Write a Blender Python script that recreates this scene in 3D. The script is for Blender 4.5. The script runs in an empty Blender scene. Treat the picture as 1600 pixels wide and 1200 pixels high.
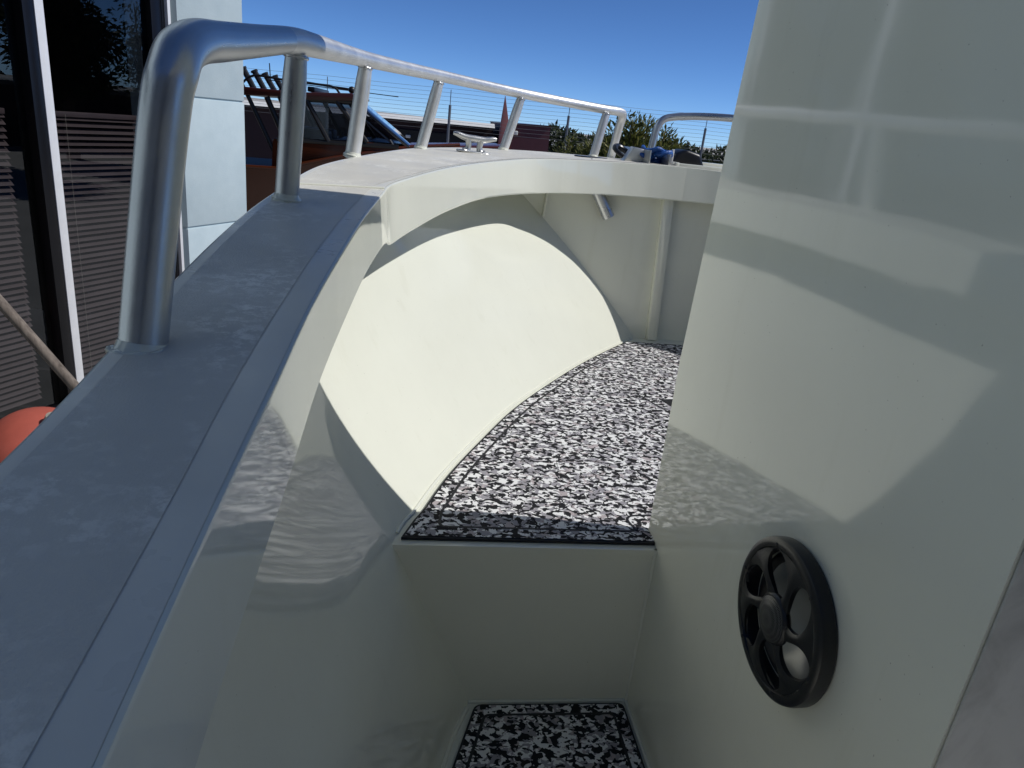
import bpy, bmesh, math, random
import numpy as np
from mathutils import Vector, Matrix
R = math.radians
lin = lambda a, b, n: [float(x) for x in np.linspace(a, b, n)]
C = bpy.context.scene.collection
# ------------------------------------------------------------------ camera, sky, sun, exposure
# world origin = the photographer's eye; +Y = towards the bow, +X = starboard; ground at z = -2.7
GROUND = -2.7
YAW, PITCH, ROLL, FPX = 9.0, 20.0, 6.3, 1110.0
def cam_basis():
    y, p, r = R(YAW), R(PITCH), R(ROLL)
    F = Vector((math.sin(y)*math.cos(p), math.cos(y)*math.cos(p), -math.sin(p)))
    R0 = Vector((math.cos(y), -math.sin(y), 0)); U0 = R0.cross(F)
    return F, math.cos(r)*R0 + math.sin(r)*U0, -math.sin(r)*R0 + math.cos(r)*U0
F_, R_, U_ = cam_basis()
cd = bpy.data.cameras.new('camera'); cam = bpy.data.objects.new('camera', cd); C.objects.link(cam)
cd.sensor_width = 36; cd.lens = FPX/1600*36; cd.clip_start = .02; cd.clip_end = 3000
cam.matrix_world = Matrix(((R_.x, U_.x, -F_.x, 0), (R_.y, U_.y, -F_.y, 0), (R_.z, U_.z, -F_.z, 0), (0, 0, 0, 1)))
bpy.context.scene.camera = cam
SUN_EL, SUN_BACK = 47.0, 6.6        # sun over the starboard side, a little aft of abeam
sdir = Vector((math.cos(R(SUN_EL))*math.cos(R(SUN_BACK)), -math.cos(R(SUN_EL))*math.sin(R(SUN_BACK)), math.sin(R(SUN_EL))))
w = bpy.data.worlds.new('World'); bpy.context.scene.world = w; w.use_nodes = True
nt = w.node_tree
sky = nt.nodes.new('ShaderNodeTexSky'); sky.sky_type = 'NISHITA'; sky.sun_disc = False
sky.sun_elevation = R(SUN_EL); sky.sun_rotation = R(90+SUN_BACK)
sky.air_density = .4; sky.dust_density = 0.0; sky.ozone_density = 10.0
hs = nt.nodes.new('ShaderNodeHueSaturation'); hs.inputs['Saturation'].default_value = 1.03
nt.links.new(sky.outputs[0], hs.inputs['Color']); nt.links.new(hs.outputs[0], nt.nodes['Background'].inputs[0]); nt.nodes['Background'].inputs[1].default_value = .118
sl = bpy.data.lights.new('sun', 'SUN'); sl.energy = 3.6; sl.angle = R(.53); sl.color = (1, .975, .93)
so = bpy.data.objects.new('sun', sl); C.objects.link(so); so.rotation_euler = sdir.to_track_quat('Z', 'Y').to_euler()
sc = bpy.context.scene
sc.view_settings.view_transform = 'Standard'; sc.view_settings.look = 'None'; sc.view_settings.gamma = 1; sc.view_settings.exposure = 0
sc.cycles.max_bounces = 12; sc.cycles.diffuse_bounces = 6; sc.cycles.glossy_bounces = 6; sc.cycles.transparent_max_bounces = 16
sc.cycles.caustics_reflective = False; sc.cycles.sample_clamp_indirect = 6

# ------------------------------------------------------------------ materials
class NT:
    def __init__(s, name):
        s.m = bpy.data.materials.new(name); s.m.use_nodes = True; s.t = s.m.node_tree; s.p = s.t.nodes['Principled BSDF']
        s.co = s.t.nodes.new('ShaderNodeTexCoord').outputs['Object']
    def n(s, typ, **k):
        nd = s.t.nodes.new(typ)
        for a, b in k.items():
            if hasattr(nd, a): setattr(nd, a, b)
        return nd
    def l(s, a, b): s.t.links.new(a, b)
    def scale(s, v):
        mp = s.n('ShaderNodeMapping'); mp.inputs['Scale'].default_value = v; s.l(s.co, mp.inputs[0]); return mp.outputs[0]
    def noise(s, sc_, detail=2, rough=.5, vec=None, dist=0):
        nd = s.n('ShaderNodeTexNoise'); nd.inputs['Scale'].default_value = sc_; nd.inputs['Detail'].default_value = detail
        nd.inputs['Roughness'].default_value = rough; nd.inputs['Distortion'].default_value = dist
        s.l(vec or s.co, nd.inputs['Vector']); return nd.outputs['Fac']
    def ramp(s, fac, stops, interp='LINEAR'):
        r = s.n('ShaderNodeValToRGB'); r.color_ramp.interpolation = interp; e = r.color_ramp.elements
        while len(e) < len(stops): e.new(.5)
        for i, (p, c) in enumerate(stops): e[i].position = p; e[i].color = (*c, 1) if len(c) == 3 else c
        s.l(fac, r.inputs[0]); return r.outputs[0]
    def mix(s, fac, a, b, blend='MIX'):
        m = s.n('ShaderNodeMix'); m.data_type = 'RGBA'; m.blend_type = blend
        for sock, v in ((m.inputs[0], fac), (m.inputs[6], a), (m.inputs[7], b)):
            if isinstance(v, (int, float)): sock.default_value = v
            elif isinstance(v, tuple): sock.default_value = (*v, 1)
            else: s.l(v, sock)
        return m.outputs[2]
    def bump(s, h, strength, dist=.01, prev=None):
        b = s.n('ShaderNodeBump'); b.inputs['Strength'].default_value = strength; b.inputs['Distance'].default_value = dist
        s.l(h, b.inputs['Height'])
        if prev is not None: s.l(prev, b.inputs['Normal'])
        s.l(b.outputs[0], s.p.inputs['Normal']); return b.outputs[0]
    def set(s, **k):
        for a, v in k.items():
            i = s.p.inputs[a.replace('_', ' ')]
            if isinstance(v, tuple): v = (*v, 1)
            if hasattr(v, 'is_linked'): s.l(v, i)
            else: i.default_value = v
        return s
def plain(name, col, rough=.5, metal=0, var=.0, vs=8, bump=0, bs=60):
    t = NT(name); t.set(Roughness=rough, Metallic=metal)
    if var:
        f = t.noise(vs, 4, .6)
        t.set(Base_Color=t.ramp(f, [(.3, tuple(x*(1-var) for x in col)), (.7, tuple(min(1, x*(1+var)) for x in col))]))
    else: t.set(Base_Color=col)
    if bump: t.bump(t.noise(bs, 3), bump)
    return t.m
M = {}
PAINT = (.752, .760, .672)
def gloss_paint(name, col=PAINT, rough=.07):
    t = NT(name)
    dirt = t.noise(3.0, 5, .65); spk = t.noise(260, 1)
    base = t.ramp(dirt, [(.25, tuple(x*.95 for x in col)), (.6, col)])
    drip = t.ramp(t.noise(22, 3, .6, vec=t.scale((1, 1, .12))), [(.60, (1, 1, 1)), (.76, (.965, .962, .95))]); base = t.mix(1.0, base, drip, 'MULTIPLY')
    scf = t.ramp(t.noise(45, 5, .75, dist=1.2), [(.66, (1, 1, 1)), (.78, (.955, .955, .95))]); base = t.mix(1.0, base, scf, 'MULTIPLY')
    t.set(Base_Color=t.mix(t.ramp(spk, [(.185, (1, 1, 1)), (.205, (0, 0, 0))]), base, (.42, .41, .36)), Roughness=rough, IOR=1.5)
    t.set(Coat_Weight=.35, Coat_Roughness=.03)
    b = t.bump(t.noise(9, 1, vec=t.scale((1, 1, .7))), .055, .02)
    t.bump(t.noise(320, 1), .02, .0006, b)
    return t.m
M['paint'] = gloss_paint('gloss_paint')
t = NT('nonskid_paint')
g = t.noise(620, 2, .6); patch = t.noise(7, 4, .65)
glint_a = t.ramp(t.noise(5.5, 4, .7), [(.47, (0, 0, 0)), (.62, (1, 1, 1))]); glint_b = t.ramp(t.noise(85, 4, .75), [(.47, (0, 0, 0)), (.60, (1, 1, 1))])  # pale patches paint the glints of the non-skid grains into the colour
t.set(Base_Color=t.mix(t.mix(1.0, glint_a, glint_b, 'MULTIPLY'), t.ramp(t.noise(4, 5, .6), [(.3, (.60, .583, .527)), (.65, (.68, .662, .597))]), (.90, .88, .81)),
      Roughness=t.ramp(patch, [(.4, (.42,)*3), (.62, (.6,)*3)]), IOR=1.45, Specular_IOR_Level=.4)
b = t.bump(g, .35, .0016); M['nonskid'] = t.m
t = NT('satin_paint')
t.set(Base_Color=t.ramp(t.noise(6, 5, .6), [(.3, (.66, .65, .59)), (.65, (.75, .74, .665))]), Roughness=t.ramp(t.noise(18, 4, .6), [(.35, (.26,)*3), (.65, (.38,)*3)]), Specular_IOR_Level=.4)
t.bump(t.noise(160, 3, .6), .06, .001); M['satin'] = t.m
t = NT('reflection_grey')
mt_ = t.noise(11, 5, .62, dist=.6)  # mottling paints the blurred reflection of the floor foam into the grey
t.set(Base_Color=t.ramp(mt_, [(.35, (.36, .36, .35)), (.65, (.55, .55, .535))]), Roughness=.4); t.bump(t.noise(60, 4, .6), .1, .002); M['reflection_grey'] = t.m
def alu(name, col, rough, scratch):
    t = NT(name)
    f = t.noise(14, 5, .7); fine = t.noise(420, 2, .6)
    at = t.n('ShaderNodeAttribute'); at.attribute_name = 'brushing'
    stk = t.ramp(at.outputs['Fac'], [(0, (rough*.62,)*3), (1, (rough*1.45,)*3)])
    t.set(Base_Color=t.ramp(f, [(.3, tuple(x*.86 for x in col)), (.65, col)]), Metallic=1.0,
          Roughness=t.mix(.55, stk, t.ramp(f, [(.3, (rough*.8,)*3), (.7, (rough*1.35,)*3)])))
    t.bump(fine, scratch, .0008)
    return t.m
M['alu'] = alu('mill_aluminium', (.60, .605, .61), .33, .14); M['alu'].node_tree.nodes['Principled BSDF'].inputs['Metallic'].default_value = .88
M['alu_brushed_lit'] = alu('scuffed_sunlit_aluminium', (.80, .80, .79), .40, .55); M['alu_brushed_lit'].node_tree.nodes['Principled BSDF'].inputs['Metallic'].default_value = .7  # scuffed finish, made paler: brightness of the sunlit rail put into the colour
M['cast_alu'] = alu('cast_aluminium', (.66, .66, .64), .42, .4)
t = NT('camo_foam')
v = t.scale((1.0, 1.2, 1.0))
n1 = t.noise(74, 2.2, .52, vec=v, dist=.55)
mp = t.n('ShaderNodeMapping'); mp.inputs['Location'].default_value = (3.7, 9.1, 2.2); mp.inputs['Scale'].default_value = (1, 1.2, 1); t.l(t.co, mp.inputs[0])
n2 = t.noise(54, 2.2, .52, vec=mp.outputs[0], dist=.5)
mp2 = t.n('ShaderNodeMapping'); mp2.inputs['Location'].default_value = (-5.7, 1.1, 6.2); mp2.inputs['Scale'].default_value = (1, 1.15, 1); t.l(t.co, mp2.inputs[0])
n3 = t.noise(48, 2, .5, vec=mp2.outputs[0], dist=.5)
light, grey, rose, blk = (.74, .74, .74), (.29, .28, .305), (.40, .355, .365), (.010, .010, .012)
c1 = t.mix(t.ramp(n2, [(.512, (0,)*3), (.520, (1,)*3)]), light, grey)
c2 = t.mix(t.ramp(n3, [(.605, (0,)*3), (.615, (1,)*3)]), c1, rose)
c3 = t.mix(t.ramp(n1, [(.484, (1,)*3), (.491, (0,)*3)]), c2, blk)
t.set(Base_Color=c3, Roughness=.75, Specular_IOR_Level=.25); t.bump(t.noise(900, 2), .25, .0008); M['camo'] = t.m
M['foam_black'] = plain('black_foam', (.008, .008, .010), .6)
M['black_plastic'] = plain('black_plastic', (.0065, .0068, .0085), .34, 0, .15, 30, .04, 300)
M['cone'] = plain('silver_speaker_cone', (.40, .40, .385), .27, .35, .08, 20)
M['surround'] = plain('rubber_surround', (.018, .018, .02), .45)
t = NT('speaker_mesh')
vo = t.n('ShaderNodeTexVoronoi'); vo.inputs['Scale'].default_value = 560; vo.inputs['Randomness'].default_value = .0; t.l(t.co, vo.inputs['Vector'])
t.set(Base_Color=t.ramp(vo.outputs['Distance'], [(.34, (.0012,)*3), (.44, (.085, .085, .085))]), Roughness=.35, Metallic=.4); M['mesh'] = t.m
M['screw'] = plain('steel_screw', (.55, .55, .55), .3, 1)
M['orange'] = plain('orange_boat_paint', (.085, .021, .008), .22, 0, .06, 3)
M['maroon_roof'] = plain('dark_red_hardtop', (.05, .011, .009), .3, 0, .1, 4)
M['black_metal'] = plain('black_metal', (.010, .010, .011), .4, 0, .2, 10)
M['cab_dark'] = plain('dark_cabin', (.016, .014, .020), .35, 0, .15, 6)
M['white_trim'] = plain('white_trim', (.72, .72, .70), .5, 0, .06, 5)
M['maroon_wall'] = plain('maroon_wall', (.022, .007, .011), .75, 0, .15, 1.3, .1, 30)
M['maroon_pale'] = plain('maroon_panel', (.085, .024, .034), .7, 0, .1, 2)  # paler maroon than the long building's wall
M['fin_red'] = plain('faded_red_panel', (.33, .12, .115), .6, 0, .1, 3)
M['grey_wall'] = plain('grey_wall', (.16, .17, .18), .8, 0, .1, 2)
t = NT('blue_render')
t.set(Base_Color=t.ramp(t.noise(5, 6, .65), [(.3, (.43, .53, .575)), (.7, (.49, .59, .63))]), Roughness=.85)
t.bump(t.noise(90, 4, .7), .35, .006); M['render'] = t.m
M['dark_frame'] = plain('dark_window_frame', (.006, .006, .008), .3, .3, .15, 8)
M['silver_frame'] = plain('silver_frame', (.74, .75, .77), .35, .15, .05, 8)
M['slat'] = plain('brown_blind_slats', (.080, .060, .060), .55, 0, .14, 5)
M['room'] = plain('dark_room', (.012, .011, .012), .9)
t = NT('window_glass')
gl = t.n('ShaderNodeBsdfGlossy'); gl.inputs['Roughness'].default_value = .005; gl.inputs['Color'].default_value = (.8, .85, .9, 1)
tr = t.n('ShaderNodeBsdfTransparent'); tr.inputs['Color'].default_value = (.62, .62, .64, 1)
lw = t.n('ShaderNodeLayerWeight'); lw.inputs['Blend'].default_value = .5
pw = t.n('ShaderNodeMath'); pw.operation = 'POWER'; pw.inputs[1].default_value = 5; t.l(lw.outputs['Facing'], pw.inputs[0])
fr = t.n('ShaderNodeMath'); fr.operation = 'MULTIPLY_ADD'; fr.inputs[1].default_value = .9; fr.inputs[2].default_value = .075; t.l(pw.outputs[0], fr.inputs[0])
ms = t.n('ShaderNodeMixShader'); t.l(fr.outputs[0], ms.inputs[0]); t.l(tr.outputs[0], ms.inputs[1]); t.l(gl.outputs[0], ms.inputs[2])
t.l(ms.outputs[0], t.t.nodes['Material Output'].inputs['Surface']); M['glass'] = t.m
M['tint'] = M['glass'].copy(); M['tint'].name = 'tinted_glass'
for nd in M['tint'].node_tree.nodes:
    if nd.type == 'BSDF_TRANSPARENT': nd.inputs['Color'].default_value = (.34, .36, .40, 1)
t = NT('windscreen_glass'); t.set(Base_Color=(.012, .016, .025), Roughness=.03, IOR=1.6, Coat_Weight=1.0); M['screen'] = t.m
t = NT('weathered_timber')
wv = t.noise(30, 5, .7, vec=t.scale((1, 1, .06)))
t.set(Base_Color=t.ramp(wv, [(.3, (.07, .055, .045)), (.7, (.24, .20, .165))]), Roughness=.85); t.bump(wv, .4, .005); M['timber'] = t.m
M['buoy'] = plain('red_buoy_plastic', (.43, .095, .065), .55, 0, .12, 6)
M['rope'] = plain('old_rope', (.42, .39, .33), .9, 0, .2, 60)
M['blue_rope'] = plain('blue_fabric', (.012, .085, .33), .5, 0, .25, 40, .3, 120)
def foliage(name, stops):
    t = NT(name); ge = t.n('ShaderNodeNewGeometry')
    t.set(Base_Color=t.ramp(ge.outputs['Random Per Island'], stops), Roughness=.55)
    t.p.inputs['Subsurface Weight'].default_value = 0
    ad = t.n('ShaderNodeAddShader'); tl = t.n('ShaderNodeBsdfTranslucent')
    t.l(t.ramp(ge.outputs['Random Per Island'], [(p, tuple(min(1, x*.9) for x in c)) for p, c in stops]), tl.inputs['Color'])
    mx = t.n('ShaderNodeMixShader'); mx.inputs[0].default_value = .3
    t.l(t.p.outputs[0], mx.inputs[1]); t.l(tl.outputs[0], mx.inputs[2]); t.l(mx.outputs[0], t.t.nodes['Material Output'].inputs['Surface'])
    return t.m
M['olive'] = foliage('olive_leaves', [(0, (.026, .042, .009)), (.35, (.09, .112, .022)), (.75, (.19, .20, .042)), (1, (.28, .26, .08))])
M['dark_leaf'] = foliage('dark_leaves', [(0, (.015, .026, .010)), (.6, (.04, .06, .02)), (1, (.09, .11, .04))])
M['bark'] = plain('bark', (.085, .062, .045), .9, 0, .3, 12)
t = NT('yard_concrete')
t.set(Base_Color=t.ramp(t.noise(.9, 8, .7), [(.3, (.30, .29, .27)), (.7, (.42, .405, .38))]), Roughness=.9); t.bump(t.noise(40, 5, .7), .3, .01); M['ground'] = t.m
M['wire'] = plain('fence_wire', (.16, .17, .19), .5, .3)

# ------------------------------------------------------------------ mesh helpers
def obj(name, vf, mat, parent=None, sharp=35):
    me = bpy.data.meshes.new(name); me.from_pydata([tuple(v) for v in vf[0]], [], vf[1]); me.validate(); me.update()
    bm = bmesh.new(); bm.from_mesh(me); bmesh.ops.recalc_face_normals(bm, faces=bm.faces); bm.to_mesh(me); bm.free()
    if sharp is not None:
        me.polygons.foreach_set('use_smooth', [True]*len(me.polygons)); me.set_sharp_from_angle(angle=R(sharp))
    if mat is not None: me.materials.append(M[mat] if isinstance(mat, str) else mat)
    o = bpy.data.objects.new(name, me); C.objects.link(o)
    if parent is not None: o.parent = parent
    return o
def empty(name, loc=(0, 0, 0)):
    o = bpy.data.objects.new(name, None); C.objects.link(o); o.location = loc; o.empty_display_size = .2; return o
def tag(o, label=None, cat=None, group=None, kind=None):
    if label: o['label'] = label
    if cat: o['category'] = cat
    if group: o['group'] = group
    if kind: o['kind'] = kind
    return o
def join(*vfs):
    V, Fc = [], []
    for v, f in vfs:
        k = len(V); V += [tuple(x) for x in v]; Fc += [[i+k for i in q] for q in f]
    return V, Fc
def grid(rows, closed_u=False):
    n = len(rows[0]); V = [p for r in rows for p in r]; Fc = []
    for i in range(len(rows)-1):
        for j in range(n if closed_u else n-1):
            a, b = i*n+j, i*n+(j+1) % n; Fc.append((a, b, b+n, a+n))
    return V, Fc
def loft(secs, cap=True):       # closed sections
    V, Fc = grid(secs, True); n = len(secs[0])
    if cap: Fc.append(tuple(range(n))[::-1]); Fc.append(tuple(range(len(V)-n, len(V))))
    return V, Fc
def bevel(vf, w_=.004, seg=2, ang=30):
    me = bpy.data.meshes.new('tmp'); me.from_pydata([tuple(v) for v in vf[0]], [], vf[1]); bm = bmesh.new(); bm.from_mesh(me)
    bmesh.ops.remove_doubles(bm, verts=bm.verts, dist=1e-6); bmesh.ops.recalc_face_normals(bm, faces=bm.faces)
    es = [e for e in bm.edges if len(e.link_faces) == 2 and e.calc_face_angle(0) > R(ang)]
    bmesh.ops.bevel(bm, geom=es, offset=w_, segments=seg, profile=.5, affect='EDGES', clamp_overlap=True)
    bm.verts.index_update(); out = ([v.co[:] for v in bm.verts], [[v.index for v in f.verts] for f in bm.faces]); bm.free(); bpy.data.meshes.remove(me); return out
def box(a, b, w_=0, seg=2):
    (x0, y0, z0), (x1, y1, z1) = a, b
    V = [(x0, y0, z0), (x1, y0, z0), (x1, y1, z0), (x0, y1, z0), (x0, y0, z1), (x1, y0, z1), (x1, y1, z1), (x0, y1, z1)]
    vf = V, [(0, 3, 2, 1), (4, 5, 6, 7), (0, 1, 5, 4), (1, 2, 6, 5), (2, 3, 7, 6), (3, 0, 4, 7)]
    return bevel(vf, w_, seg) if w_ else vf
def prism(poly, z0, z1, w_=0):
    n = len(poly); V = [(x, y, z0) for x, y in poly]+[(x, y, z1) for x, y in poly]
    vf = V, [tuple(range(n))[::-1], tuple(range(n, 2*n))]+[(i, (i+1) % n, (i+1) % n+n, i+n) for i in range(n)]
    return bevel(vf, w_, 2, 50) if w_ else vf
def xf(vf, m): return [tuple(m @ Vector(v)) for v in vf[0]], vf[1]
def cat(P, n=8):                # Catmull-Rom through points of any dimension
    P = np.array(P, float); Q = np.vstack([2*P[0]-P[1], P, 2*P[-1]-P[-2]]); out = []
    for i in range(1, len(Q)-2):
        p0, p1, p2, p3 = Q[i-1:i+3]
        for k in range(n):
            s = k/n; out.append(.5*(2*p1+(p2-p0)*s+(2*p0-5*p1+4*p2-p3)*s*s+(3*p1-p0-3*p2+p3)*s**3))
    out.append(P[-1]); return np.array(out)
def tube(path, r, n=20, cap=True):
    P = [Vector(p) for p in path]; rr = r if hasattr(r, '__len__') else [r]*len(P); secs = []
    t0 = (P[1]-P[0]).normalized(); u = t0.orthogonal().normalized()
    for i, p in enumerate(P):
        a = P[max(0, i-1)]; b_ = P[min(len(P)-1, i+1)]; t_ = (b_-a).normalized()
        u = (u-t_*u.dot(t_)).normalized(); v_ = t_.cross(u)
        secs.append([p+rr[i]*(math.cos(2*math.pi*k/n)*u+math.sin(2*math.pi*k/n)*v_) for k in range(n)])
    return loft(secs, cap)
def lathe(prof, n=48):          # profile (r, z) round z
    rows = [[(r*math.cos(2*math.pi*k/n), r*math.sin(2*math.pi*k/n), z) for k in range(n)] for r, z in prof]
    return grid(rows, True)
def mirror(vf, xc): return [(2*xc-v[0], v[1], v[2]) for v in vf[0]], [f[::-1] for f in vf[1]]

# ------------------------------------------------------------------ ground
tag(obj('ground', ([(-400, -400, GROUND), (400, -400, GROUND), (400, 900, GROUND), (-400, 900, GROUND)], [(0, 1, 2, 3)]), 'ground'), kind='structure')

# ------------------------------------------------------------------ the boat we stand in
XC = .90                         # centreline of the deck edge
XL = .95                         # centreline of the inner shell
boat = tag(empty('fishing_boat', (XC, .6, GROUND)), 'white painted aluminium fishing boat filling the foreground, with bow rail and camouflage deck mats', 'boat')
def bobj(name, vf, mat, parent=None, sharp=35):
    o = obj(name, vf, mat, parent or boat, sharp); 
    if parent is None: o.matrix_parent_inverse = boat_inv
    return o
boat_inv = Matrix.Translation(boat.location).inverted()
# gunwale stations: outer x,y,z  inner x,y,z  lip height
GW = [(-0.165, -1.7, -0.3228, -0.065, -1.7, -0.3228, 0.085),
      (-0.185, -0.8, -0.2607, -0.085, -0.8, -0.2607, 0.085),
      (-0.1981, 0.0, -0.2055, -0.0824, -0.0624, -0.2098, 0.0899),
      (-0.1971, 0.3435, -0.1818, -0.0846, 0.2658, -0.1872, 0.0834),
      (-0.2021, 0.4849, -0.172, -0.0834, 0.4589, -0.1738, 0.0776),
      (-0.2107, 0.6723, -0.1591, -0.0825, 0.6274, -0.1622, 0.0746),
      (-0.2145, 0.8209, -0.1489, -0.0752, 0.8288, -0.1483, 0.0742),
      (-0.2138, 0.9868, -0.1374, -0.0665, 1.0035, -0.1363, 0.0761),
      (-0.2059, 1.1429, -0.1266, -0.0515, 1.1906, -0.1233, 0.0836),
      (-0.1997, 1.2701, -0.1179, -0.0446, 1.267, -0.1181, 0.1014),
      (-0.178, 1.42, -0.107, -0.013, 1.365, -0.1115, 0.098),
      (-0.132, 1.67, -0.101, 0.063, 1.6, -0.1025, 0.092),
      (-0.06, 2.03, -0.097, 0.17, 1.89, -0.098, 0.09),
      (0.0, 2.26, -0.096, 0.325, 2.2, -0.092, 0.102),
      (0.12, 2.48, -0.092, 0.46, 2.31, -0.087, 0.104),
      (0.27, 2.655, -0.089, 0.6, 2.375, -0.0835, 0.106),
      (0.46, 2.8, -0.087, 0.73, 2.408, -0.079, 0.11),
      (0.68, 2.9, -0.087, 0.81, 2.419, -0.0765, 0.112),
      (0.9, 2.95, -0.087, 0.9, 2.423, -0.076, 0.113)]
G = cat(GW, 7)
def gunwale(mir):
    secs, secs2, secs3, secs4 = [], [], [], []
    for i, g in enumerate(G):
        o, n_, lip = Vector(g[0:3]), Vector(g[3:6]), g[6]
        d = (n_-o).normalized(); up = Vector((0, 0, 1)); q = lambda base, a, b: base+d*a+up*b
        bi, bo = .0035, .0035
        drop = .075
        lean = .006
        # painted edge shell: outer flange, outer radius, inner radius, lip, lip back, underside
        k = .00103
        secs.append([q(o, 0, -drop), q(o, 0, -bo), q(o, k, -k), q(o, bo, 0), q(n_, -bi-.012, 0), q(n_, -bi, 0), q(n_, -k, -k), q(n_, 0, -bi),
                     q(n_, lean, -lip+.004), q(n_, lean-.002, -lip), q(n_, lean-.006, -lip+.002), q(n_, -.006, -.016), q(o, .006, -.016), q(o, .005, -drop)])
        ed = float(np.interp(g[1], [1.15, 1.35], [-.027, -.011])); secs2.append([q(o, .014, .0009), q(n_, ed, .0009)]); secs3.append([q(n_, ed-.001, .0004), q(n_, -.0038, .0004)]); secs4.append([q(o, .004, .0004), q(o, .015, .0004)])
    a = loft(secs); b = grid(secs2); e_ = grid(secs3); e2 = grid(secs4)
    if mir: a, b, e_, e2 = mirror(a, XC), mirror(b, XC), mirror(e_, XC), mirror(e2, XC)
    o1 = bobj('gunwale', a, 'paint', None, 26)
    wm = o1.modifiers.new('wn', 'WEIGHTED_NORMAL'); wm.keep_sharp = True; wm.weight = 90
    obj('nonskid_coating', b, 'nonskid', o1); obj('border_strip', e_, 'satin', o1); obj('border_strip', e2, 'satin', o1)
    return o1
gw = gunwale(False); gw2 = gunwale(True)
gp = G[:, 0:3]; gi = G[:, 3:6]
def outerX(Y): return float(np.interp(Y, gp[:, 1], gp[:, 0]))
def outerZ(Y): return float(np.interp(Y, gp[:, 1], gp[:, 2]))
# welded seam ridge across the side deck where the raised bow section starts
bm_s = []
i0 = int(np.argmin(abs(gi[:, 1]-1.215))); a = Vector(G[i0][0:3]); b_ = Vector(G[i0][3:6])
d = (b_-a).normalized()
seam = tube([a+d*.004+Vector((0, 0, .0012)), a*.5+b_*.5+Vector((0, 0, .0013)), b_-d*.004+Vector((0, 0, .0012))], .0021, 8)
obj('seam_weld', seam, 'paint', gw)
# deck-level and floor-level inner curves
DZ, FZ, BY = -.698, -1.05, 2.47
deckL = cat([(-.10, -1.7), (-.085, -.6), (-.07, .2), (-.045, .7), (-.009, 1.062), (.031, 1.184), (.083, 1.324), (.162, 1.494), (.258, 1.686), (.372, 1.87), (.532, 2.104), (.688, 2.303), (.832, BY)], 6)
floorL = cat([(-.06, -1.7), (-.04, -.6), (0, .2), (.05, .65), (.097, .918), (.156, 1.071), (.21, 1.2)], 6)
def dX(Y): return float(np.interp(Y, deckL[:, 1], deckL[:, 0]))
def fX(Y): return float(np.interp(Y, floorL[:, 1], floorL[:, 0]))
rows = []
for Y in list(lin(-1.7, 1.0, 28))+[1.03, 1.0660, 1.0672]+list(lin(1.09, BY, 42)):
    T = outerX(Y)+float(np.interp(Y, [1.05, 1.2, BY], [.006, -.004, .115])); B = dX(Y); zt = outerZ(Y)-.018
    m = float(np.interp(Y, [1.0, 1.19, 1.7, BY], [.77, .765, .56, .40]))
    Mx = B+(T-B)*m; zm = -.434
    r = []
    if Y < 1.0665:
        for s in (0, .25, .5, .75): r.append((fX(Y)+(B-fX(Y))*s, Y, FZ-.002+(DZ-FZ+.002)*s))
    else:
        for s in (0, .25, .5, .75): r.append((B+.05*(1-s), Y, DZ-.06*(1-s)))
    # quadratic through B, M, T in z
    for s in lin(0, 1, 13):
        z = DZ+(zt-DZ)*s; sm = (zm-DZ)/(zt-DZ)
        l0 = (s-sm)*(s-1)/((0-sm)*(0-1)); l1 = s*(s-1)/(sm*(sm-1)); l2 = s*(s-sm)/(1*(1-sm))
        r.append((B*l0+Mx*l1+T*l2, Y, z))
    rows.append(r)
liner = grid(rows); rows_l = rows
bobj('inner_liner', liner, 'paint', None, 60); lm = mirror(liner, XL)
bobj('inner_liner', ([(min(x, 2*XC-outerX(y)-.012), y, z) for x, y, z in lm[0]], lm[1]), 'paint', None, 60)
# outer hull skin
rows = []
for g in G:
    o = Vector(g[0:3]); s = min(1, max(0, (g[1]-1.0)/1.86))
    rows.append([(o.x-.008, o.y, o.z-.072), (o.x-.004, o.y, o.z-.2), (o.x+.02+.12*s, o.y-.03*s, o.z-.45), (o.x+(XC-o.x)*(.16+.5*s), o.y-.15*s, -1.15), (XC-.02, o.y-.35*s, -1.55+.25*s)])
hull = grid(rows)
bobj('hull', join(hull, mirror(hull, XC)), 'paint', None, 60)
# bulkhead under the foredeck, with rib and gusset
lr = [(p[0]-.02, p[2]) for p in rows_l[-1]]; lr = [(lr[0][0], DZ-.01)]+lr[4:]
bk = [(x, BY-.006, z) for x, z in lr]; bk = bk+[(2*XL-x, y, z) for x, y, z in bk[::-1]]
bk2 = [(x, y+.006, z) for x, y, z in bk]; nb = len(bk)
bulk = bobj('bulkhead', (bk+bk2, [tuple(range(nb)), tuple(range(nb, 2*nb))[::-1]]+[(i, (i+1) % nb, (i+1) % nb+nb, i+nb) for i in range(nb)]), 'paint')
def rib(x0, x1, z0, z1, dep, lean=0):
    v, f = box((0, -dep, z0), (x1-x0, 0, z1), .003)
    return [(x0+x+lean*(zz-z0), BY-.002+y, zz) for x, y, zz in v], f
obj('rib', rib(.872, .908, DZ+.002, -.10, .03, -.055), 'paint', bulk)
obj('rib', rib(.428, .436, -.285, -.10, .03, .06), 'paint', bulk)
obj('rib', rib(1.29, 1.326, DZ+.002, -.10, .03, 0), 'paint', bulk)
weld = tube([(.869-.01*k/12+.003*math.sin(k*2.3), BY-.004, DZ+.03+.04*k) for k in range(12)], [.0028+.0012*math.sin(k*1.7) for k in range(12)], 8)
obj('weld_bead', weld, 'paint', bulk)
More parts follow.
